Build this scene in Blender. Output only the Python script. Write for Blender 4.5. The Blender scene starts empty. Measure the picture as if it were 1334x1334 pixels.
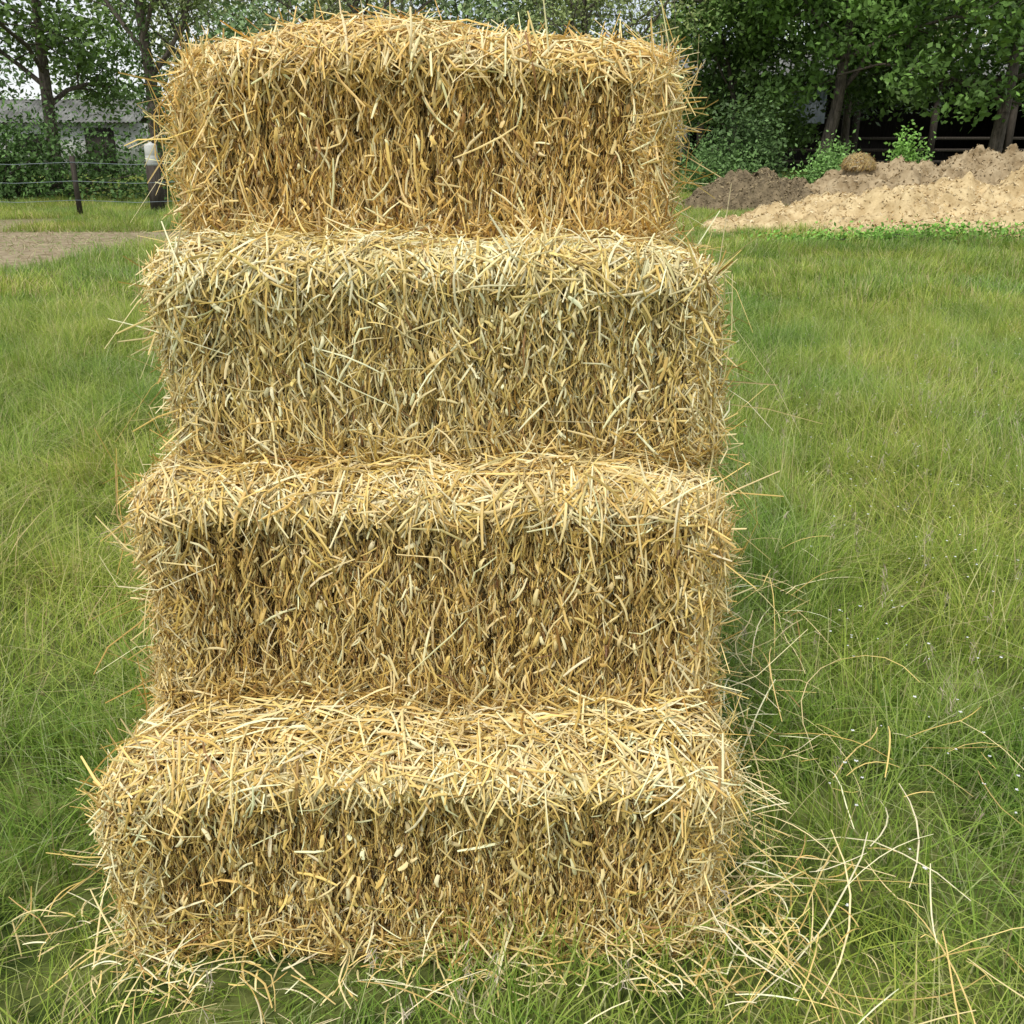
import bpy, math, numpy as np
from mathutils import Vector
R=np.random.RandomState(7)
scene=bpy.context.scene
def nrm(a):
    return a/np.maximum(np.linalg.norm(a,axis=-1,keepdims=True),1e-9)
def newmesh(name,V,F,C=None,mats=(),smooth=False,parent=None,mi=None,loc=(0,0,0),rz=0.0):
    V=np.asarray(V,np.float32).reshape(-1,3); F=np.asarray(F,np.int32)
    k=F.shape[1]
    m=bpy.data.meshes.new(name)
    m.vertices.add(len(V)); m.vertices.foreach_set('co',V.ravel())
    m.loops.add(F.size); m.loops.foreach_set('vertex_index',F.ravel())
    m.polygons.add(len(F)); m.polygons.foreach_set('loop_start',np.arange(0,F.size,k,dtype=np.int32))
    m.polygons.foreach_set('loop_total',np.full(len(F),k,np.int32))
    if smooth: m.polygons.foreach_set('use_smooth',np.ones(len(F),bool))
    if mi is not None: m.polygons.foreach_set('material_index',np.asarray(mi,np.int32))
    if C is not None:
        a=m.color_attributes.new('Col','FLOAT_COLOR','POINT')
        C4=np.ones((len(V),4),np.float32); C4[:,:3]=C
        a.data.foreach_set('color',C4.ravel())
    for x in mats: m.materials.append(x)
    m.update(calc_edges=True)
    o=bpy.data.objects.new(name,m); scene.collection.objects.link(o)
    o.location=loc; o.rotation_euler=(0,0,rz)
    if parent: o.parent=parent
    return o
def empty(name,loc=(0,0,0),rz=0):
    o=bpy.data.objects.new(name,None); scene.collection.objects.link(o); o.location=loc; o.rotation_euler=(0,0,rz); return o
class Geo:
    def __init__(s): s.V=[];s.F=[];s.C=[];s.M=[];s.n=0
    def add(s,V,F,C,mi=0):
        V=V.reshape(-1,3); s.V.append(V); s.F.append(F+s.n); s.C.append(C); s.M.append(np.full(len(F),mi)); s.n+=len(V)
    def out(s,name,mats,**k):
        return newmesh(name,np.concatenate(s.V),np.concatenate(s.F),np.concatenate(s.C),mats,mi=np.concatenate(s.M),**k)
# ---------- materials
def mat_attr(name,rough=.6,trans=0.0,spec=.3,nscale=3.0,tintA=None,tintB=None):
    m=bpy.data.materials.new(name); m.use_nodes=True; nt=m.node_tree; b=nt.nodes['Principled BSDF']
    a=nt.nodes.new('ShaderNodeAttribute'); a.attribute_name='Col'
    col=a.outputs['Color']
    if tintA is not None:
        g=nt.nodes.new('ShaderNodeNewGeometry'); n=nt.nodes.new('ShaderNodeTexNoise'); n.inputs['Scale'].default_value=nscale; n.inputs['Detail'].default_value=3
        nt.links.new(g.outputs['Position'],n.inputs['Vector'])
        r=nt.nodes.new('ShaderNodeValToRGB'); r.color_ramp.elements[0].position=.38; r.color_ramp.elements[1].position=.64
        r.color_ramp.elements[0].color=(*tintA,1); r.color_ramp.elements[1].color=(*tintB,1)
        nt.links.new(n.outputs['Fac'],r.inputs['Fac'])
        x=nt.nodes.new('ShaderNodeMix'); x.data_type='RGBA'; x.blend_type='MULTIPLY'; x.inputs[0].default_value=1
        nt.links.new(col,x.inputs[6]); nt.links.new(r.outputs['Color'],x.inputs[7]); col=x.outputs[2]
    nt.links.new(col,b.inputs['Base Color']); b.inputs['Roughness'].default_value=rough
    b.inputs['Specular IOR Level'].default_value=spec
    if trans>0:
        t=nt.nodes.new('ShaderNodeBsdfTranslucent'); nt.links.new(col,t.inputs['Color'])
        mx=nt.nodes.new('ShaderNodeMixShader'); mx.inputs[0].default_value=trans
        nt.links.new(b.outputs[0],mx.inputs[1]); nt.links.new(t.outputs[0],mx.inputs[2])
        nt.links.new(mx.outputs[0],nt.nodes['Material Output'].inputs['Surface'])
    return m
def mat_noise(name,c1,c2,scale=5,rough=.9,bump=.3,stretch=(1,1,1),c3=None,coord='Object',lo=.35,hi=.65):
    m=bpy.data.materials.new(name); m.use_nodes=True; nt=m.node_tree; b=nt.nodes['Principled BSDF']
    tc=nt.nodes.new('ShaderNodeTexCoord'); mp=nt.nodes.new('ShaderNodeMapping'); mp.inputs['Scale'].default_value=stretch
    nt.links.new(tc.outputs[coord],mp.inputs['Vector'])
    n=nt.nodes.new('ShaderNodeTexNoise'); n.inputs['Scale'].default_value=scale; n.inputs['Detail'].default_value=6; n.inputs['Roughness'].default_value=.65
    nt.links.new(mp.outputs[0],n.inputs['Vector'])
    r=nt.nodes.new('ShaderNodeValToRGB'); e=r.color_ramp.elements; e[0].position=lo; e[1].position=hi; e[0].color=(*c1,1); e[1].color=(*c2,1)
    if c3: q=e.new((lo+hi)/2); q.color=(*c3,1)
    nt.links.new(n.outputs['Fac'],r.inputs['Fac']); nt.links.new(r.outputs[0],b.inputs['Base Color'])
    b.inputs['Roughness'].default_value=rough; b.inputs['Specular IOR Level'].default_value=.2
    if bump:
        bp=nt.nodes.new('ShaderNodeBump'); bp.inputs['Strength'].default_value=bump; bp.inputs['Distance'].default_value=.05
        nt.links.new(n.outputs['Fac'],bp.inputs['Height']); nt.links.new(bp.outputs[0],b.inputs['Normal'])
    return m
M_straw=mat_attr('straw',rough=.5,spec=.35)
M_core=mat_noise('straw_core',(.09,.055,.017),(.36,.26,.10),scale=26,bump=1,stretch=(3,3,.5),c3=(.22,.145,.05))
M_grass=mat_attr('grass_blades',rough=.55,trans=.3,spec=.25,tintA=(.76,.86,.78),tintB=(1.30,1.12,1.0),nscale=.9)
M_leaf=mat_attr('leaves',rough=.55,spec=.25)
M_bark=mat_noise('bark',(.06,.05,.04),(.20,.165,.13),scale=9,stretch=(3,3,.6),bump=.8)
M_chip=mat_attr('chips',rough=.9)
# ---------- strips
def strips(c,d,n,L,w,bend,sbend,seg=3,kink=None,arch=.35,t0=-.5,taper=.35):
    N=len(c); t=np.linspace(0,1,seg+1)+t0
    side=nrm(np.cross(d,n)); n=nrm(np.cross(side,d))
    P=c[:,None]+d[:,None]*(L[:,None]*t)[...,None]
    q=(.25-(t if t0==-.5 else t*.5)**2)
    P=P+n[:,None]*((bend*L)[:,None]*q)[...,None]+side[:,None]*((sbend*L)[:,None]*q)[...,None]
    if kink is not None:
        tk,kv=kink
        P=P+kv[:,None]*(np.maximum(t[None]-tk[:,None],0)*L[:,None])[...,None]
    u=np.linspace(-1,1,seg+1); tp=1-taper*np.abs(u)**2
    ww=(w[:,None]*tp)[...,None]
    V=np.stack([P-side[:,None]*ww*.5,P+n[:,None]*ww*arch,P+side[:,None]*ww*.5],axis=2)
    base=(np.arange(N)*(seg+1)*3)[:,None,None]; s=(np.arange(seg)*3)[None,:,None]; k=np.arange(2)[None,None,:]
    a=base+s+k
    F=np.stack([a,a+1,a+4,a+3],-1).reshape(-1,4)
    return V.reshape(-1,3),F,(seg+1)*3
PAL=np.array([[.60,.415,.13],[.82,.67,.34],[.79,.59,.21],[.34,.20,.06],[.55,.45,.20],[.92,.82,.52],[.68,.47,.15],[.19,.11,.04]])
def strawcol(N,wts,tint=(1,1,1)):
    wts=np.array(wts,float); wts/=wts.sum()
    c=PAL[R.choice(len(PAL),N,p=wts)]*R.uniform(.8,1.15,(N,1))
    c=c+(R.rand(N,3)-.5)*.035
    return np.clip(c*np.array(tint),0.01,.92)
W_dark=[4,1.5,2.4,3.0,1.6,.6,2.2,1.8]; W_mid=[3,2.6,3,1.0,1.4,1.1,1.8,.3]; W_pale=[1.3,4,3.2,.3,1.0,3.0,1.2,0]
# ---------- bales
def make_bale(name,loc,h,rz,tint,seed,dark=W_dark,groove=.014,splay=(1.0,1.0),fluff=1.0,lowfluff=1.0,dome=.01,pil=.04,skew=0.0):
    global R
    R=np.random.RandomState(seed)
    hx,hy,hz=h; r=.048
    fl=[];x=-hx+.04
    while x<hx: fl.append(x); x+=R.uniform(.030,.075)
    fl=np.array(fl); fo=R.uniform(-.007,.007,len(fl)+1); gd=R.uniform(.3,1.3,len(fl))
    ks=R.normal(0,1,(10,3))*np.array([7,7,9]); ph=R.uniform(0,6.28,10)
    ks2=R.normal(0,1,(10,3))*28; ph2=R.uniform(0,6.28,10)
    def disp(q,n):
        v=.0062*np.sin(q@ks.T+ph).sum(-1)*.8+.0024*np.sin(q@ks2.T+ph2).sum(-1)*.8
        xx=q[:,0]+.007*np.sin(q[:,2]*19+ph[0])+.005*np.sin(q[:,2]*43+ph[1])
        ad=np.abs(xx[:,None]-fl[None]); ii=ad.argmin(1); dd=ad.min(1)
        g=-groove*gd[ii]*np.exp(-(dd/.007)**2)+fo[np.searchsorted(fl,xx)]
        return v+g*(1-np.abs(n[:,0]))*(.25+.75*np.abs(n[:,1]))
    H=np.array([hx,hy,hz])
    def surf(p):
        core=np.clip(p,-(H-r),H-r); n=nrm(p-core); q=core+r*n
        return q,n
    def warp(q):
        q=q.copy(); zz=np.clip(q[:,2]/hz,-1,1); up=(zz+1)/2; xn=np.clip(q[:,0]/hx,-1,1)
        q[:,0]*=1-pil*np.abs(zz)**2.5-.018*up
        q[:,0]+=skew*zz
        q[:,1]*=1-.04*np.abs(zz)**2.5*(q[:,1]<0)
        q[:,2]+=up*(dome*(1-xn**2)-.012*np.abs(xn)**6)
        return q
    G=Geo()
    for ax in range(3):
        for sg in (-1,1):
            o=[i for i in range(3) if i!=ax]; nu=int(H[o[0]]*2/.010)+2; nv=int(H[o[1]]*2/.012)+2
            U,Vv=np.meshgrid(np.linspace(-H[o[0]],H[o[0]],nu),np.linspace(-H[o[1]],H[o[1]],nv),indexing='ij')
            p=np.zeros((nu*nv,3)); p[:,ax]=sg*H[ax]; p[:,o[0]]=U.ravel(); p[:,o[1]]=Vv.ravel()
            q,n=surf(p); q=warp(q+n*(disp(q,n)-.016)[:,None])
            i=np.arange(nu-1)[:,None]*nv+np.arange(nv-1)[None]
            F=np.stack([i,i+nv,i+nv+1,i+1],-1).reshape(-1,4)
            if (sg>0)==(ax==1): F=F[:,::-1]
            G.add(q,F,np.full((len(q),3),.3),0)
    def scatter(face,N,Lr,wr,th,tilt,off,wts,bend=(.0,.12),seg=3,kinkp=.15,edge=None,bias=None,uni=False,sb=.12,clump=0):
        N=int(N)
        ax,sg=face; o=[i for i in range(3) if i!=ax]
        p=np.zeros((N,3)); p[:,ax]=sg*H[ax]
        for k in o: p[:,k]=R.uniform(-H[k],H[k],N)
        if clump:
            nc=max(3,N//clump); cc=R.uniform(-1,1,(nc,3))*H; ci=R.randint(nc,size=N)
            for k in o: p[:,k]=np.clip(cc[ci,k]+R.normal(0,.03,N),-H[k],H[k])
        if edge is not None:
            ea,es,ew=edge; p[:,ea]=es*(H[ea]-np.abs(R.normal(0,ew,N)))
        q,n=surf(p); q=warp(q+n*(disp(q,n)+R.uniform(off[0],off[1],N))[:,None])
        ref=np.tile([[1.,0,0]],(N,1)) if ax!=0 else np.tile([[0,1.,0]],(N,1))
        t1=nrm(np.cross(n,ref)+1e-6); t2=nrm(np.cross(t1,n))
        a=R.uniform(-math.pi/2,math.pi/2,N) if uni else R.normal(bias or 0,th,N)
        a=a+np.where(R.rand(N)<.5,0,math.pi)
        d=t1*np.cos(a)[:,None]+t2*np.sin(a)[:,None]
        ti=np.abs(R.normal(0,tilt,N))*np.where(R.rand(N)<.65,1,-.4)
        d=nrm(d*np.cos(ti)[:,None]+n*np.sin(ti)[:,None])
        L=Lr[0]+(Lr[1]-Lr[0])*R.rand(N)**1.6; w=R.uniform(wr[0],wr[1],N)
        tk=R.uniform(-.3,.3,N); kv=nrm(R.normal(0,1,(N,3)))*np.where(R.rand(N)<kinkp,R.uniform(.3,1.1,N),0)[:,None]
        rr=R.normal(0,.6,N)[:,None]; nn=nrm(n*np.cos(rr)+np.cross(d,n)*np.sin(rr))
        V,F,k=strips(q,d,nn,L,w,R.uniform(bend[0],bend[1],N)*2,R.normal(0,sb,N),seg,(tk,kv))
        G.add(V,F,np.repeat(strawcol(N,wts,tint),k,0),1)
    fr=(1,-1)
    scatter(fr,34000,(.007,.032),(.0009,.0030),.28,.55,(-.018,.002),dark,seg=2,kinkp=.1,sb=.25)
    scatter(fr,1500*fluff,(.02,.06),(.0016,.0044),.35,.28,(-.005,.004),W_mid,sb=.25)
    scatter(fr,900*fluff,(.02,.065),(.0016,.0048),.5,.28,(-.003,.009),W_mid,sb=.3,clump=34,kinkp=.3)
    scatter(fr,300*fluff,(.03,.085),(.0022,.0054),.65,.2,(.001,.010),W_pale,bend=(0,.3),kinkp=.4,sb=.3)
    scatter(fr,40*fluff,(.08,.16),(.0022,.0048),.8,.12,(.006,.016),W_pale,bend=(0,.35),kinkp=.5,sb=.4)
    scatter(fr,420,(.012,.04),(.004,.009),.5,.5,(-.004,.008),W_pale,bend=(0,.5),kinkp=.5,sb=.3)
    scatter(fr,1500,(.03,.11),(.0022,.0055),1.0,.25,(0,.014),W_pale,edge=(2,1,.026),bend=(.05,.35),kinkp=.35,sb=.25)
    scatter(fr,1300*lowfluff,(.03,.10),(.002,.005),1.0,.3,(-.003,.022),W_mid,edge=(2,-1,.03),kinkp=.35,sb=.25)
    scatter((2,1),8000,(.02,.07),(.0018,.0045),1,.16,(-.012,.004),W_mid,uni=True,seg=2)
    scatter((2,1),3600,(.04,.13),(.0024,.0056),1,.10,(0,.016),W_pale,uni=True,bend=(0,.25),kinkp=.3,sb=.25)
    scatter((2,1),380,(.05,.13),(.0022,.0045),1,.6,(.0,.018),W_pale,uni=True,bend=(0,.4),kinkp=.35,sb=.3,clump=14)
    for sg,sp in ((-1,splay[0]),(1,splay[1])):
        e=(0,sg)
        scatter(e,6000,(.015,.06),(.0015,.004),1,.5,(-.012,.004),W_mid,uni=True,seg=2)
        scatter(e,int(1700*sp),(.04,.12),(.0018,.0045),1,.55,(-.005,.012),W_pale,uni=True,bend=(-.1,.35),kinkp=.25,sb=.25)
        scatter(e,int(120*sp),(.12,.27),(.0018,.0036),1,.75,(-.005,.012),W_pale,uni=True,bend=(-.1,.5),kinkp=.5,sb=.4)
        scatter(fr,int(1000*sp),(.03,.10),(.002,.005),.6,.38,(-.004,.012),W_pale,edge=(0,sg,.028),bend=(-.05,.3),kinkp=.25,bias=-sg*.25,sb=.2)
    scatter((1,1),8000,(.02,.08),(.002,.0045),.6,.3,(-.012,.006),W_mid,seg=2)
    scatter((2,-1),1500,(.03,.1),(.002,.004),1,.2,(-.01,.004),W_mid,uni=True,seg=2)
    G.out(name,[M_core,M_straw],loc=loc,rz=math.radians(rz),smooth=True)
B=[(1.36,0.0,.385,.527,-.158,.6,(1.02,1.0,.94),W_dark,.022,(1.0,1.2),1.0,1.6,.004,.012,-.004),
   (1.564,.385,.42,.515,-.140,-1.2,(.98,.95,.88),W_dark,.024,(1.5,1.4),1.1,1.8,.004,.012,-.004),
   (1.725,.805,.367,.500,-.126,.8,(.98,1.0,.98),[3,2.2,2.4,1.6,3.4,1,1.6,.6],.014,(1.2,1.1),1.6,1.2,.006,.016,-.006),
   (1.97,1.168,.352,.466,-.155,-1.5,(1.03,.96,.84),W_dark,.026,(2.4,1.6),.9,2.0,.018,.035,.002)]
for i,(fy,zb,h,hx,cx,rz,tint,wd,gr,sp,fu,lf,dm,pl,sk) in enumerate(B):
    make_bale('straw_bale',(cx,fy+.235,zb+h/2),(hx,.235,h/2+.004),rz,tint,100+i,wd,gr,sp,fu,lf,dm,pl,sk)
R=np.random.RandomState(3)
# ---------- grass
def grass_patch(name,size,N,hr,wr,lean,seg=3,droop=.5,dead=.04,ov=1.25):
    bx=R.uniform(-size/2,size/2,(N,2))*ov
    kk=R.normal(0,1,(6,2))*9/size; pp=R.uniform(0,6.28,6)
    cl=np.sin(bx@kk.T+pp).sum(-1)/6
    az=R.uniform(0,2*math.pi,N)*.6+cl*5; clump=np.clip(.85+.75*cl,.45,1.4)
    h=(hr[0]+(hr[1]-hr[0])*R.rand(N)**1.5)*clump; w=R.uniform(wr[0],wr[1],N)
    ln=np.abs(R.normal(0,lean,N))
    t=np.linspace(0,1,seg+1)
    dx=np.cos(az);dy=np.sin(az)
    hor=(ln[:,None]*t+ droop*ln[:,None]*1.6*t**2.4)*h[:,None]
    up=(t-.35*np.minimum(ln,1.2)[:,None]*t**2.5)*h[:,None]
    P=np.stack([bx[:,0,None]+dx[:,None]*hor,bx[:,1,None]+dy[:,None]*hor,up],-1)
    fa=az+R.normal(math.pi/2,.8,N); s=np.stack([np.cos(fa),np.sin(fa),np.zeros(N)],-1)
    ww=(w[:,None]*(1-t**2*.93))[...,None]
    V=np.stack([P-s[:,None]*ww/2,P+s[:,None]*ww/2],2)
    a=(np.arange(N)*(seg+1)*2)[:,None]+(np.arange(seg)*2)[None]
    F=np.stack([a,a+1,a+3,a+2],-1).reshape(-1,4)
    g=np.array([[.26,.39,.065],[.34,.46,.09],[.42,.51,.13],[.15,.26,.04],[.52,.56,.27]])[R.choice(5,N,p=[.28,.28,.2,.12,.12])]*R.uniform(.8,1.2,(N,1))
    dd=R.rand(N)<dead; g[dd]=np.array([.62,.55,.31])*R.uniform(.7,1.1,(dd.sum(),1))
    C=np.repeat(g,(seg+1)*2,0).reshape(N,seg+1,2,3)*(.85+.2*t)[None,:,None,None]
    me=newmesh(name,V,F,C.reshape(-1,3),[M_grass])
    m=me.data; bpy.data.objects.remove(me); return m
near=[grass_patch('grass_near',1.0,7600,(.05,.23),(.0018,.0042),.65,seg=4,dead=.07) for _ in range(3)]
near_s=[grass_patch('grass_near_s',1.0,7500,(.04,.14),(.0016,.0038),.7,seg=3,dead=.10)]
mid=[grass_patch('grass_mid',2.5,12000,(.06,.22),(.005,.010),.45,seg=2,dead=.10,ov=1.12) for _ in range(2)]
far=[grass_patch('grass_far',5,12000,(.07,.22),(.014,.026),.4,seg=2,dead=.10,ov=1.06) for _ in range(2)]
ge=empty('grass')
def isdirt(x,y): return ((x+9.0)/5.8)**2+((y-13.4)/3.4)**2<1
def put(ms,x,y,sz=1):
    o=bpy.data.objects.new('tuft_patch',ms[R.randint(len(ms))]); scene.collection.objects.link(o); o.parent=ge
    o.location=(x+R.uniform(-.1,.1),y+R.uniform(-.1,.1),0); o.rotation_euler=(0,0,R.uniform(-.25,.25)+R.choice(4)*math.pi/2); o.scale=(1,1,sz)
for ix in range(-6,7):
    for iy in range(0,8):
        x,y=ix+.5,iy+.5
        if abs(x)>.62*y+1.6: continue
        if y<1.2 and x<.6: put(near_s,x,y,.8); continue
        if 1<y<2 and -1<x<.0: put(near_s,x,y,.8); continue
        put(near,x,y,R.uniform(.9,1.2))
for ix in range(-6,6):
    for iy in range(0,6):
        x,y=ix*2.5+1.25,8+iy*2.5+1.25
        if isdirt(x,y) or abs(x)>.62*y+3: continue
        put(mid,x,y,R.uniform(.85,1.15))
for ix in range(-5,6):
    for iy in range(0,4):
        put(far,ix*5,23+iy*5+2.5,R.uniform(.8,1.2))
# ground
gm=bpy.data.materials.new('ground'); gm.use_nodes=True; nt=gm.node_tree; b=nt.nodes['Principled BSDF']; b.inputs['Roughness'].default_value=.95; b.inputs['Specular IOR Level'].default_value=.1
g=nt.nodes.new('ShaderNodeNewGeometry'); n1=nt.nodes.new('ShaderNodeTexNoise'); n1.inputs['Scale'].default_value=6; n1.inputs['Detail'].default_value=10
nt.links.new(g.outputs['Position'],n1.inputs['Vector'])
r1=nt.nodes.new('ShaderNodeValToRGB'); r1.color_ramp.elements[0].position=.35; r1.color_ramp.elements[1].position=.65
r1.color_ramp.elements[0].color=(.05,.075,.018,1); r1.color_ramp.elements[1].color=(.18,.20,.06,1); nt.links.new(n1.outputs['Fac'],r1.inputs['Fac'])
r2=nt.nodes.new('ShaderNodeValToRGB'); r2.color_ramp.elements[0].position=.30; r2.color_ramp.elements[1].position=.70
r2.color_ramp.elements[0].color=(.20,.15,.09,1); r2.color_ramp.elements[1].color=(.38,.31,.20,1); nt.links.new(n1.outputs['Fac'],r2.inputs['Fac'])
va=nt.nodes.new('ShaderNodeVectorMath'); va.operation='SUBTRACT'; va.inputs[1].default_value=(-9.0,13.4,0); nt.links.new(g.outputs['Position'],va.inputs[0])
vb=nt.nodes.new('ShaderNodeVectorMath'); vb.operation='DIVIDE'; vb.inputs[1].default_value=(6.8,4.4,1); nt.links.new(va.outputs[0],vb.inputs[0])
vl=nt.nodes.new('ShaderNodeVectorMath'); vl.operation='LENGTH'; nt.links.new(vb.outputs[0],vl.inputs[0])
ad=nt.nodes.new('ShaderNodeMath'); ad.operation='ADD'; nt.links.new(vl.outputs['Value'],ad.inputs[0]); nt.links.new(n1.outputs['Fac'],ad.inputs[1])
mr=nt.nodes.new('ShaderNodeMapRange'); mr.inputs[1].default_value=1.3; mr.inputs[2].default_value=1.65; nt.links.new(ad.outputs[0],mr.inputs[0])
mx=nt.nodes.new('ShaderNodeMix'); mx.data_type='RGBA'; nt.links.new(mr.outputs[0],mx.inputs[0]); nt.links.new(r2.outputs[0],mx.inputs[6]); nt.links.new(r1.outputs[0],mx.inputs[7])
nt.links.new(mx.outputs[2],b.inputs['Base Color'])
bp=nt.nodes.new('ShaderNodeBump'); bp.inputs['Distance'].default_value=.015; nt.links.new(n1.outputs['Fac'],bp.inputs['Height']); nt.links.new(bp.outputs[0],b.inputs['Normal'])
newmesh('ground',[(-400,-400,0),(400,-400,0),(400,400,0),(-400,400,0)],[[0,1,2,3]],None,[gm])
# sparse stubble and thin grass on the bare patch
G=Geo(); N=9000; c=np.stack([R.uniform(-15,-3.2,N),R.uniform(9.6,17.2,N),np.full(N,.02)],-1)
V,F,k=strips(c,nrm(R.normal(0,1,(N,3))*[1,1,.5]+[0,0,.6]),nrm(R.normal(0,1,(N,3))),R.uniform(.03,.13,N),np.full(N,.007),np.zeros(N)+.3,np.zeros(N),2)
cs=np.where(R.rand(N,1)<.5,np.array([[.50,.41,.24]]),np.array([[.26,.36,.09]]))*R.uniform(.7,1.1,(N,1)); G.add(V,F,np.repeat(cs,k,0)); G.out('yard_litter',[M_straw])
# loose straw
def loose(N,xr,yr,zr,Lr,wr,tint=(1,1,1),tilt=.22,gauss=False,seg=5,bend=.5):
    c=np.stack([R.uniform(*xr,N),R.uniform(*yr,N),R.uniform(*zr,N)],-1)
    if gauss: c[:,0]=xr[0]+np.abs(R.normal(0,(xr[1]-xr[0])*.4,N))
    a=R.uniform(0,2*math.pi,N); ti=R.normal(0,tilt,N)
    d=np.stack([np.cos(a)*np.cos(ti),np.sin(a)*np.cos(ti),np.sin(ti)],-1)
    L=Lr[0]+(Lr[1]-Lr[0])*R.rand(N)**2.2; w=R.uniform(*wr,N)
    tk=R.uniform(-.3,.3,N); kv=nrm(R.normal(0,1,(N,3)))*np.where(R.rand(N)<.4,R.uniform(.3,.9,N),0)[:,None]
    up=np.tile([[0,0,1.]],(N,1))
    V,F,k=strips(c,d,up,L,w,R.uniform(0,bend,N),R.normal(0,.3,N),seg,(tk,kv))
    return V,F,np.repeat(strawcol(N,W_pale,tint),k,0)
G=Geo()
G.add(*loose(260,(.34,1.0),(1.1,2.9),(.07,.20),(.05,.34),(.0016,.0034),gauss=True))
G.add(*loose(280,(.35,.52),(1.25,2.1),(.03,.15),(.03,.18),(.002,.004)))
G.add(*loose(380,(-.72,.4),(1.24,1.40),(.02,.07),(.03,.13),(.002,.004)))
G.add(*loose(44,(-.7,.6),(1.0,1.25),(.04,.09),(.08,.28),(.0016,.003),(.92,.9,.85)))
G.add(*loose(110,(-.86,-.66),(1.3,2.4),(.03,.12),(.04,.18),(.002,.004)))
G.out('loose_straw',[M_straw],smooth=True)
# seeding grass stalks
G=Geo()
N=190
bx=np.stack([R.uniform(.4,2.4,N),R.uniform(1.2,5,N),np.zeros(N)],-1); bx[:14]=np.stack([R.uniform(-.7,.5,14),R.uniform(1.0,1.2,14),np.zeros(14)],-1)
a=R.uniform(0,6.28,N); d=nrm(np.stack([np.cos(a)*.45,np.sin(a)*.45,np.ones(N)],-1)); L=R.uniform(.22,.42,N); L[:14]*=.45
n=nrm(np.cross(d,R.normal(0,1,(N,3))))
V,F,k=strips(bx,d,n,L,np.full(N,.0016),np.zeros(N)+.5,np.zeros(N),4,None,t0=0.)
tips=V.reshape(N,5,3,3)[:,-1,1]
G.add(V,F,np.repeat(np.tile([[.45,.47,.20]],(N,1)),k,0))
M=14
c=(tips[:,None]+R.normal(0,1,(N,M,3))*np.array([.005,.005,.018])).reshape(-1,3)
dd=nrm(np.repeat(d,M,0)+R.normal(0,.4,(N*M,3)))
V,F,k=strips(c,dd,nrm(R.normal(0,1,(N*M,3))),R.uniform(.01,.022,N*M),np.full(N*M,.0016),np.zeros(N*M),np.zeros(N*M),2)
G.add(V,F,np.repeat(np.array([[.50,.42,.31]])*R.uniform(.7,1.2,(N*M,1)),k,0))
G.out('seeding_grass',[M_straw],smooth=True)
# tiny white flowers
N=520; K=5
cy=R.uniform(1.3,9,N); cx=R.uniform(.45,1,N)*(.5+cy*.55); cz=R.uniform(.13,.22,N)
P=[];F=[]
for i in range(N):
    s=R.uniform(.002,.0042)
    for k in range(K):
        an=k*2*math.pi/K+R.rand(); u=np.array([math.cos(an),math.sin(an),.25]); v=np.array([-math.sin(an),math.cos(an),0])*.45
        c0=np.array([cx[i],cy[i],cz[i]]); b0=len(P); P+= [c0,c0+(u*.6+v)*s,c0+u*s*1.2,c0+(u*.6-v)*s]; F.append([b0,b0+1,b0+2,b0+3])
newmesh('wildflowers',np.array(P),np.array(F),np.full((len(P),3),.75),[M_leaf])
# ---------- leaves / trees
def leaves(c,s,col,var=.3):
    N=len(c); n=nrm(R.normal(0,1,(N,3))+np.array([0,-.2,.8])); d=nrm(np.cross(n,R.normal(0,1,(N,3)))); e=np.cross(n,d)
    s=(s*R.uniform(.6,1.3,N))[:,None]
    V=np.stack([c-d*s*.6,c+e*s*.32,c+d*s*.6,c-e*s*.32],1)
    F=np.arange(N*4).reshape(N,4)
    cc=np.asarray(col)*R.uniform(1-var,1+var,(N,1))
    return V.reshape(-1,3),F,np.repeat(cc,4,0)
def tube(segs,G,mi,sides=6):
    P0=np.array([s[0] for s in segs]);P1=np.array([s[1] for s in segs]);r0=np.array([s[2] for s in segs]);r1=np.array([s[3] for s in segs])
    d=nrm(P1-P0); ref=np.where(np.abs(d[:,2:3])>.9,np.array([[1.,0,0]]),np.array([[0,0,1.]])); u=nrm(np.cross(d,ref)); v=np.cross(d,u)
    an=np.linspace(0,2*math.pi,sides,endpoint=False); ring=u[:,None]*np.cos(an)[None,:,None]+v[:,None]*np.sin(an)[None,:,None]
    V=np.stack([P0[:,None]+ring*r0[:,None,None],P1[:,None]+ring*r1[:,None,None]],1)
    N=len(segs); b0=(np.arange(N)*sides*2)[:,None]; k=np.arange(sides)[None]; k2=(k+1)%sides
    F=np.stack([b0+k,b0+k2,b0+k2+sides,b0+k+sides],-1).reshape(-1,4)
    G.add(V,F,np.full((N*sides*2,3),.2),mi)
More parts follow.
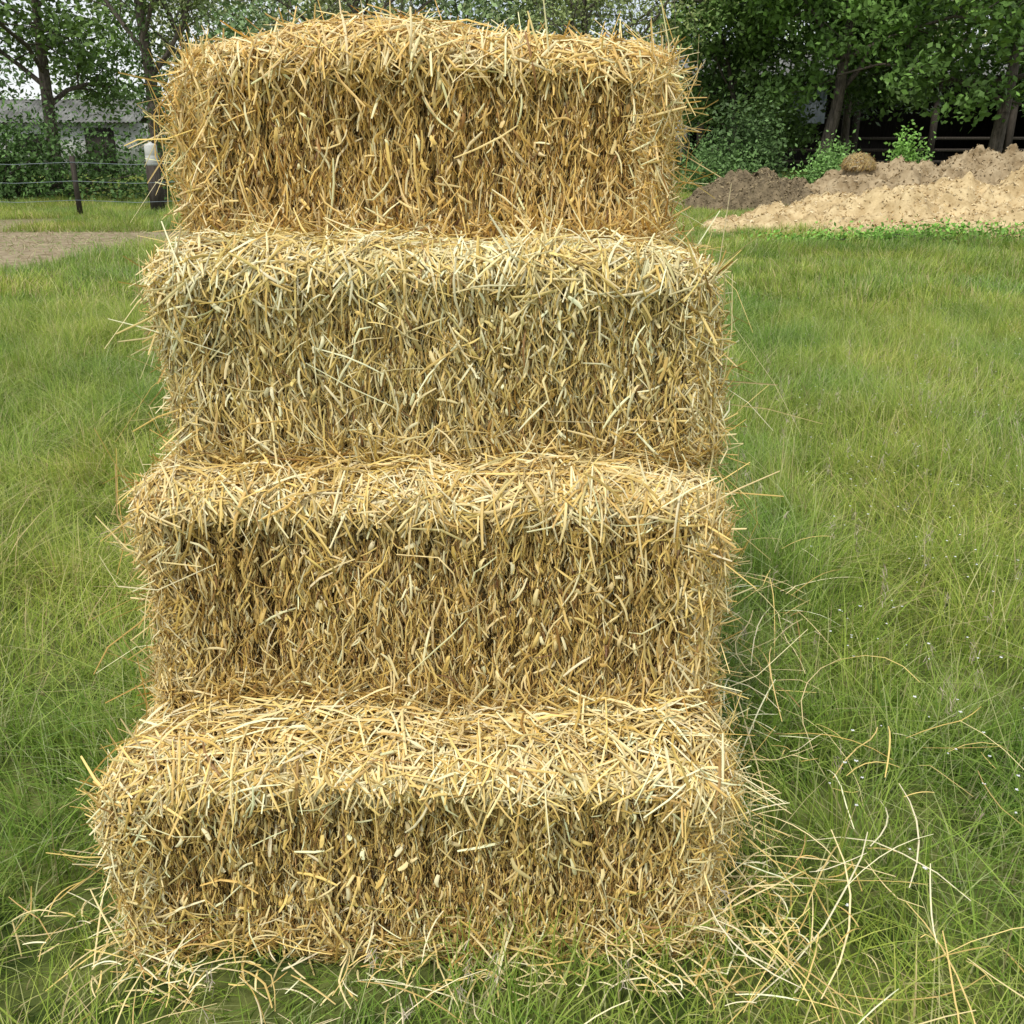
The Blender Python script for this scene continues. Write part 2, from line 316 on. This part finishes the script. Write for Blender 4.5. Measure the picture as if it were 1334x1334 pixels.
def tree(name,base,height,tr,spread,col,lpt=60,ls=.13,first=.3,limbs=11,lev2=6,lev3=4,sig=.28,lean=(0,0),ivy=0,up=.35,droopy=0):
    segs=[];tips=[]
    def branch(p,d,L,r,n=4,wob=.18,r_end=.35):
        pts=[p];rad=[r]
        for i in range(n):
            d=d+R.normal(0,wob,3)-np.array([0,0,droopy]); d/=np.linalg.norm(d); q=pts[-1]+d*L/n; rr=r*(1-(1-r_end)*(i+1)/n)
            segs.append((pts[-1],q,rad[-1],rr)); pts.append(q); rad.append(rr)
        return pts,rad
    base=np.array(base,float)
    dr=droopy; droopy=0
    pts,rad=branch(base,np.array([lean[0],lean[1],1.])/np.linalg.norm([lean[0],lean[1],1.]),height*.85,tr,8,.05,.2)
    droopy=dr
    def at(pts,rad,t):
        x=t*(len(pts)-1); i=min(int(x),len(pts)-2); f=x-i; return pts[i]*(1-f)+pts[i+1]*f, rad[i]*(1-f)+rad[i+1]*f
    for i in range(limbs):
        t=first+(1-first)*(i+R.rand()*.6)/limbs; p,r=at(pts,rad,min(t,.99)); az=i*2.4+R.rand()
        d=np.array([math.cos(az),math.sin(az),up+R.uniform(0,.5)+t*.4]); d/=np.linalg.norm(d)
        L=spread*(1.05-.55*abs(t-.45)/.55)*R.uniform(.75,1.1)
        p1,r1=branch(p,d,L,r*.5,4,.15)
        for j in range(lev2):
            t2=.25+.75*(j+R.rand())/lev2; q,rq=at(p1,r1,min(t2,.99)); d2=nrm(d+R.normal(0,.7,3)+np.array([0,0,.15]))
            p2,r2=branch(q,d2,L*R.uniform(.25,.5),rq*.5,3,.2)
            for k in range(lev3):
                t3=.3+.7*(k+R.rand())/lev3; q3,rq3=at(p2,r2,min(t3,.99)); d3=nrm(d2+R.normal(0,.8,3))
                p3,r3=branch(q3,d3,L*R.uniform(.1,.22),rq3*.5,2,.2); tips+= [p3[1],p3[2]]
    G=Geo(); tube(segs,G,0)
    if lpt>0:
        tips=np.array(tips); N=len(tips); cc=np.array(col)*R.uniform(.6,1.4,(N,1))
        c=np.repeat(tips,lpt,0)+R.normal(0,sig,(N*lpt,3))*np.array([1,1,.7])
        c[:,2]=np.maximum(c[:,2],.3)
        G.add(*leaves(c,ls,np.repeat(cc,lpt,0)),mi=1)
    if ivy:
        t=R.rand(ivy)*.8; c=np.array([at(pts,rad,x)[0] for x in t])+R.normal(0,tr*1.1,(ivy,3)); G.add(*leaves(c,ls*.8,np.array([.07,.13,.03])),mi=1)
    G.out(name,[M_bark,M_leaf])
def bush(name,c,rx,ry,rz,N,ls,col,clumps=26):
    cl=nrm(R.normal(0,1,(clumps,3))); cl[:,2]=np.abs(cl[:,2]); cl=cl*np.array([rx,ry,rz])*R.uniform(.35,1,(clumps,1))+np.array(c)
    cc=np.array(col)*R.uniform(.6,1.4,(clumps,1)); k=N//clumps
    p=np.repeat(cl,k,0)+R.normal(0,1,(clumps*k,3))*np.array([rx,ry,rz])*.22; p[:,2]=np.maximum(p[:,2],.02)
    G=Geo(); G.add(*leaves(p,ls,np.repeat(cc,k,0)),mi=1)
    tube([(np.array(c)+[R.normal(0,rx*.1),R.normal(0,ry*.1),0],q,.02,.006) for q in cl],G,0,5)
    G.out(name,[M_bark,M_leaf])
tree('broadleaf_tree',(8.9,30,0),9.5,.21,4.4,(.14,.25,.05),46,.17,first=.30,droopy=.08,limbs=13)
tree('broadleaf_tree',(12.6,27.5,0),9,.20,4.8,(.12,.22,.045),46,.17,first=.22,droopy=.10,limbs=14,up=.2)
tree('broadleaf_tree',(7.0,33.5,0),5.6,.14,2.8,(.15,.25,.06),38,.15,first=.18,limbs=10,droopy=.05)
tree('broadleaf_tree',(10.8,34,0),7.0,.16,4.2,(.11,.19,.045),40,.17,first=.34,limbs=12,droopy=.07,up=.2)
tree('tree_with_ivy',(-7.0,20.5,0),7.5,.15,2.4,(.20,.27,.09),10,.08,first=.34,lean=(.02,0),ivy=3500)
tree('tree_with_ivy',(-5.9,21.8,0),7.5,.09,2.3,(.20,.27,.09),9,.08,first=.35,lean=(-.12,0),ivy=700)
tree('broadleaf_tree',(-11.0,25,0),7.5,.18,3.4,(.17,.27,.07),34,.13,first=.28,droopy=.06)
tree('bare_branched_tree',(-3.5,27,0),7.5,.16,4.0,(.24,.28,.12),7,.08,first=.25,limbs=18,lev2=9,lev3=6,sig=.3)
tree('bare_branched_tree',(2.0,30,0),8.0,.16,4.0,(.27,.33,.11),8,.09,first=.25,limbs=18,lev2=9,lev3=6,sig=.3)
bush('shrub',(7.3,24.3,0),.85,.6,1.05,4000,.08,(.19,.34,.09))
bush('shrub',(9.1,23.9,0),.6,.5,1.3,3000,.08,(.19,.36,.07))
bush('shrub',(5.2,26,0),1.2,.7,1.0,4000,.08,(.12,.21,.06))
bush('shrub',(6.4,29,0),1.3,1,2.2,7000,.11,(.11,.19,.06),40)
bush('hedge',(-11.2,22,0),4.3,1.0,1.7,20000,.09,(.11,.20,.055),90)
bush('hedge',(0.5,36,0),7,1.2,1.9,16000,.14,(.11,.19,.05),90)
bush('weeds',(6.3,13.7,0),2.8,.4,.24,7500,.05,(.19,.38,.06),90)
bush('weeds',(8.6,16.0,0),.5,.4,.5,900,.06,(.17,.35,.06),20)
# distant trees
G=Geo()
xs=np.arange(-46,50,4.4)
for x in xs:
    y=R.uniform(46,56)
    hh=R.uniform(8,11)
    sx=x/(y*.93)
    if .10<sx<.23: hh=5.4
    if -.43<sx<-.32: hh=3.4
    rx=R.uniform(3,4.2); cl=nrm(R.normal(0,1,(50,3)))*R.uniform(.45,1,(50,1))*np.array([rx,rx*.8,hh*.46])+np.array([x,y,hh*.54])
    colr=np.array([.23,.30,.12])*R.uniform(.8,1.25)*np.array([R.uniform(.85,1.25),1,1]); cc=colr*R.uniform(.6,1.4,(50,1)); k=100
    p=np.repeat(cl,k,0)+R.normal(0,1,(50*k,3))*np.array([.75,.75,.6]); p[:,2]=np.maximum(p[:,2],.1)
    G.add(*leaves(p,.27,np.repeat(cc,k,0)),mi=1)
    b0=np.array([x,y,0.]); segs=[(b0,b0+[0,0,hh*.4],.25,.18)]+[(b0+[0,0,hh*.35],q,.08,.02) for q in cl[:14]]; tube(segs,G,0)
G.out('distant_trees',[M_bark,M_leaf])
# ---------- buildings
def box(name,lo,hi,mat,parent):
    x0,y0,z0=lo;x1,y1,z1=hi
    V=[(x0,y0,z0),(x1,y0,z0),(x1,y1,z0),(x0,y1,z0),(x0,y0,z1),(x1,y0,z1),(x1,y1,z1),(x0,y1,z1)]
    F=[[0,3,2,1],[4,5,6,7],[0,1,5,4],[1,2,6,5],[2,3,7,6],[3,0,4,7]]
    return newmesh(name,V,F,None,[mat],parent=parent)
def corrug(name,p0,u,v,L,H,mat,parent,period=.15,amp=.02):
    u=np.array(u,float);v=np.array(v,float);u/=np.linalg.norm(u);v/=np.linalg.norm(v);n=np.cross(u,v)
    k=int(L/period*6); t=np.linspace(0,L,k); off=amp*np.sin(t/period*2*math.pi)
    A=np.array(p0)+u*t[:,None]+n*off[:,None]; Bv=A+v*H
    V=np.concatenate([A,Bv]); i=np.arange(k-1); F=np.stack([i,i+1,i+1+k,i+k],-1)
    return newmesh(name,V,F,None,[mat],smooth=True,parent=parent)
M_wood=mat_noise('old_timber',(.04,.032,.025),(.09,.075,.06),scale=8,stretch=(4,4,.6))
M_iron=mat_noise('galvanised_iron',(.18,.22,.25),(.34,.38,.42),scale=2,rough=.5,bump=.1)
M_roof=mat_noise('fibre_cement_roof',(.10,.10,.09),(.24,.24,.22),scale=1.5,bump=.2)
M_dark=mat_noise('barn_boards',(.02,.017,.014),(.05,.042,.035),scale=4,stretch=(5,5,.5))
M_white=mat_noise('limewash',(.42,.42,.39),(.62,.62,.58),scale=2,bump=.1)
bn=empty('open_barn')
x0,x1,yf,yb=6.6,21,38,46
box('back_wall',(x0,yb,0),(x1,yb+.15,4.6),M_dark,bn)
box('end_wall',(x1,yf,0),(x1+.15,yb,3.2),M_dark,bn)
box('left_wall',(x0-.15,yf+1,0),(x0,yb,3.2),M_white,bn)
for i in range(6):
    xx=x0+.1+i*(x1-x0-.4)/5; box('post_%d'%i,(xx,yf,0),(xx+.2,yf+.2,3.05),M_wood,bn)
box('eave_beam',(x0-.1,yf-.03,3.05),(x1+.1,yf+.17,3.3),M_wood,bn)
corrug('roof',(x0-.5,yf-.5,3.33),(1,0,0),(0,8.9,1.25),x1-x0+1,9.0,M_roof,bn)
corrug('iron_panel',(9.9,yf-.08,1.75),(1,0,0),(0,0,1),1.3,1.25,M_iron,bn)
box('side_lean_to',(x0-1.5,yf+.6,0),(x0-.2,yf+3,2.3),M_white,bn)
for i in range(3): box('rail_%d'%i,(x0+.3,yf+.22,.4+i*.4),(x1-.3,yf+.28,.5+i*.4),M_wood,bn)
sh=empty('low_shed')
box('wall',(-19,36,0),(-12.9,39,1.75),M_white,sh)
corrug('roof',(-19.3,35.7,1.77),(1,0,0),(0,1.8,.75),6.7,1.98,M_roof,sh)
corrug('roof_rear',(-19.3,39.3,1.77),(1,0,0),(0,-1.8,.75),6.7,1.98,M_roof,sh)
box('door',(-14.6,35.96,0),(-13.6,35.995,1.6),M_dark,sh); box('window',(-17,35.96,.8),(-16,35.995,1.4),M_dark,sh)
fe=empty('wire_fence')
for i in range(5):
    xx=-14+i*2.1; box('post_%d'%i,(xx,18.2+R.uniform(-.05,.05),0),(xx+.06,18.26,1.0+R.uniform(-.05,.05)),M_wood,fe)
G=Geo(); sg=[]
for z in (.3,.62,.93):
    for i in range(4):
        a=np.array([-13.97+i*2.1,18.16,z]); b2=a+[2.1,0,0]; m=(a+b2)/2-[0,0,.04]; sg+= [(a,m,.004,.004),(m,b2,.004,.004)]
tube(sg,G,0,5); G.out('wires',[M_iron],parent=fe)
prof=[(.0,0),(.2,0),(.22,.04),(.225,.3),(.215,.32),(.225,.34),(.22,.62),(.19,.68),(.06,.7),(.06,.74),(0,.74)]
K=20; V=[];F=[]
for r_,z_ in prof:
    for k in range(K): V.append((-6.55+r_*.5*math.cos(k*2*math.pi/K),19.0+r_*.5*math.sin(k*2*math.pi/K),z_*.55+.85))
for i in range(len(prof)-1):
    for k in range(K): F.append([i*K+k,i*K+(k+1)%K,(i+1)*K+(k+1)%K,(i+1)*K+k])
be=empty('plastic_drum'); newmesh('drum',V,F,None,[M_white],smooth=True,parent=be)
box('stand',(-6.65,18.9,0),(-6.45,19.1,.85),M_wood,be)
# ---------- heaps
def heap(name,cx,cy,rx,ry,h,mat,cols,chips,seed,cs=(.02,.09)):
    rs=np.random.RandomState(seed); ks=rs.normal(0,1,(14,2))*np.array([1.1,1.3]); ph=rs.uniform(0,6.3,14); ks2=rs.normal(0,1,(18,2))*5; ph2=rs.uniform(0,6.3,18); ks3=rs.normal(0,1,(24,2))*18; ph3=rs.uniform(0,6.3,24)
    def z(x,y):
        q=np.stack([x,y],-1); rr=np.sqrt(((x-cx)/rx)**2+((y-cy)/ry)**2)+.05*np.sin(q@ks.T+ph).sum(-1)*.6
        f=np.clip(1-rr**1.7,0,1)**.9
        return h*f*(1+.06*np.sin(q@ks.T*1.6+ph).sum(-1))+f**.3*(.026*np.sin(q@ks2.T+ph2).sum(-1)+.012*np.sin(q@ks3.T+ph3).sum(-1))-.02
    nu,nv=300,200; X,Y=np.meshgrid(np.linspace(cx-rx*1.2,cx+rx*1.2,nu),np.linspace(cy-ry*1.2,cy+ry*1.2,nv),indexing='ij')
    V=np.stack([X.ravel(),Y.ravel(),z(X.ravel(),Y.ravel())],-1); i=np.arange(nu-1)[:,None]*nv+np.arange(nv-1)[None]
    F=np.stack([i,i+nv,i+nv+1,i+1],-1).reshape(-1,4)
    G=Geo(); G.add(V,F,np.full((len(V),3),.3),0)
    N=chips; x=R.uniform(cx-rx*1.1,cx+rx*1.1,N); y=R.uniform(cy-ry*1.1,cy+ry*1.1,N); zz=z(x,y); ok=(zz>0)|(R.rand(N)<.15); x,y,zz=x[ok],y[ok],np.maximum(zz[ok],0.02); N=len(x)
    c=np.stack([x,y,zz+.01],-1); d=nrm(R.normal(0,1,(N,3))*[1,1,.7]); L=cs[0]+(cs[1]-cs[0])*R.rand(N)**2
    V,F,k=strips(c,d,nrm(R.normal(0,.7,(N,3))+[0,0,1]),L,L*R.uniform(.2,.9,N),np.zeros(N),np.zeros(N),1)
    G.add(V,F,np.repeat(np.array(cols)[R.randint(len(cols),size=N)]*R.uniform(.7,1.25,(N,1)),k,0),1)
    G.out(name,[mat,M_chip],smooth=True); return z
M_soil=mat_noise('soil',(.22,.155,.08),(.46,.36,.22),scale=3,bump=.7)
M_wc=mat_noise('woodchip',(.38,.27,.13),(.70,.55,.31),scale=3.5,bump=.7)
M_manure=mat_noise('dark_soil',(.11,.085,.05),(.26,.20,.12),scale=6,bump=.9)
heap('woodchip_heap',8.0,16.3,4.9,2.4,.62,M_wc,[(.68,.54,.30),(.52,.39,.20),(.78,.65,.42),(.38,.27,.14)],30000,1,(.012,.06))
heap('soil_heap',10.3,20.6,5.6,2.6,.92,M_soil,[(.44,.34,.20),(.30,.22,.12),(.54,.43,.27),(.22,.16,.08)],26000,2,(.012,.08))
heap('manure_heap',4.7,20.2,1.6,1.2,.60,M_manure,[(.22,.17,.10),(.32,.25,.14)],9000,5,(.012,.07))
G=Geo(); N=6000; c0=np.array([6.75,20.3,.78]); p=nrm(R.normal(0,1,(N,3))); p[:,2]=np.abs(p[:,2]); n=p.copy(); c=c0+p*np.array([.30,.26,.24])*R.uniform(.6,1.05,(N,1))
V,F,k=strips(c,nrm(np.cross(n,R.normal(0,1,(N,3)))+n*R.normal(0,.4,(N,1))),n,R.uniform(.06,.2,N),R.uniform(.006,.012,N),np.full(N,.4),R.normal(0,.2,N),2)
G.add(V,F,np.repeat(strawcol(N,W_dark,(.75,.75,.85)),k,0)); G.out('old_straw_clump',[M_straw])
# ---------- light
w=bpy.data.worlds.new('World'); scene.world=w; w.use_nodes=True; nt=w.node_tree; bg=nt.nodes['Background']
sky=nt.nodes.new('ShaderNodeTexSky'); sky.sky_type='NISHITA'; sky.sun_disc=False; sky.sun_elevation=math.radians(60); sky.sun_rotation=math.radians(211)
tc=nt.nodes.new('ShaderNodeTexCoord'); nz=nt.nodes.new('ShaderNodeTexNoise'); nz.inputs['Scale'].default_value=2.5; nz.inputs['Detail'].default_value=4
mp=nt.nodes.new('ShaderNodeMapping'); mp.inputs['Scale'].default_value=(1,1,3); nt.links.new(tc.outputs['Generated'],mp.inputs[0]); nt.links.new(mp.outputs[0],nz.inputs['Vector'])
cr=nt.nodes.new('ShaderNodeValToRGB'); cr.color_ramp.elements[0].color=(6.2,6.9,7.8,1); cr.color_ramp.elements[1].color=(8.8,9.0,9.2,1); cr.color_ramp.elements[0].position=.35; cr.color_ramp.elements[1].position=.6
nt.links.new(nz.outputs['Fac'],cr.inputs['Fac'])
mx=nt.nodes.new('ShaderNodeMix'); mx.data_type='RGBA'; mx.inputs[0].default_value=.85; nt.links.new(sky.outputs[0],mx.inputs[6]); nt.links.new(cr.outputs[0],mx.inputs[7])
nt.links.new(mx.outputs[2],bg.inputs['Color']); bg.inputs['Strength'].default_value=.12
sl=bpy.data.lights.new('sun','SUN'); sl.energy=2.6; sl.angle=math.radians(10); sl.color=(1,.96,.88)
so=bpy.data.objects.new('sun',sl); scene.collection.objects.link(so)
e=math.radians(60);az=math.radians(211); dv=Vector((-math.sin(az)*math.cos(e),-math.cos(az)*math.cos(e),-math.sin(e)))
so.rotation_euler=dv.to_track_quat('-Z','Y').to_euler()
cam=bpy.data.cameras.new('camera'); co=bpy.data.objects.new('camera',cam); scene.collection.objects.link(co)
cam.sensor_width=36; cam.lens=36*1281/1334; cam.clip_start=.05; cam.clip_end=1000
co.location=(0,0,1.38); co.rotation_euler=(math.radians(90-21),0,0)
scene.camera=co
scene.view_settings.view_transform='Standard'; scene.view_settings.look='None'; scene.view_settings.exposure=0
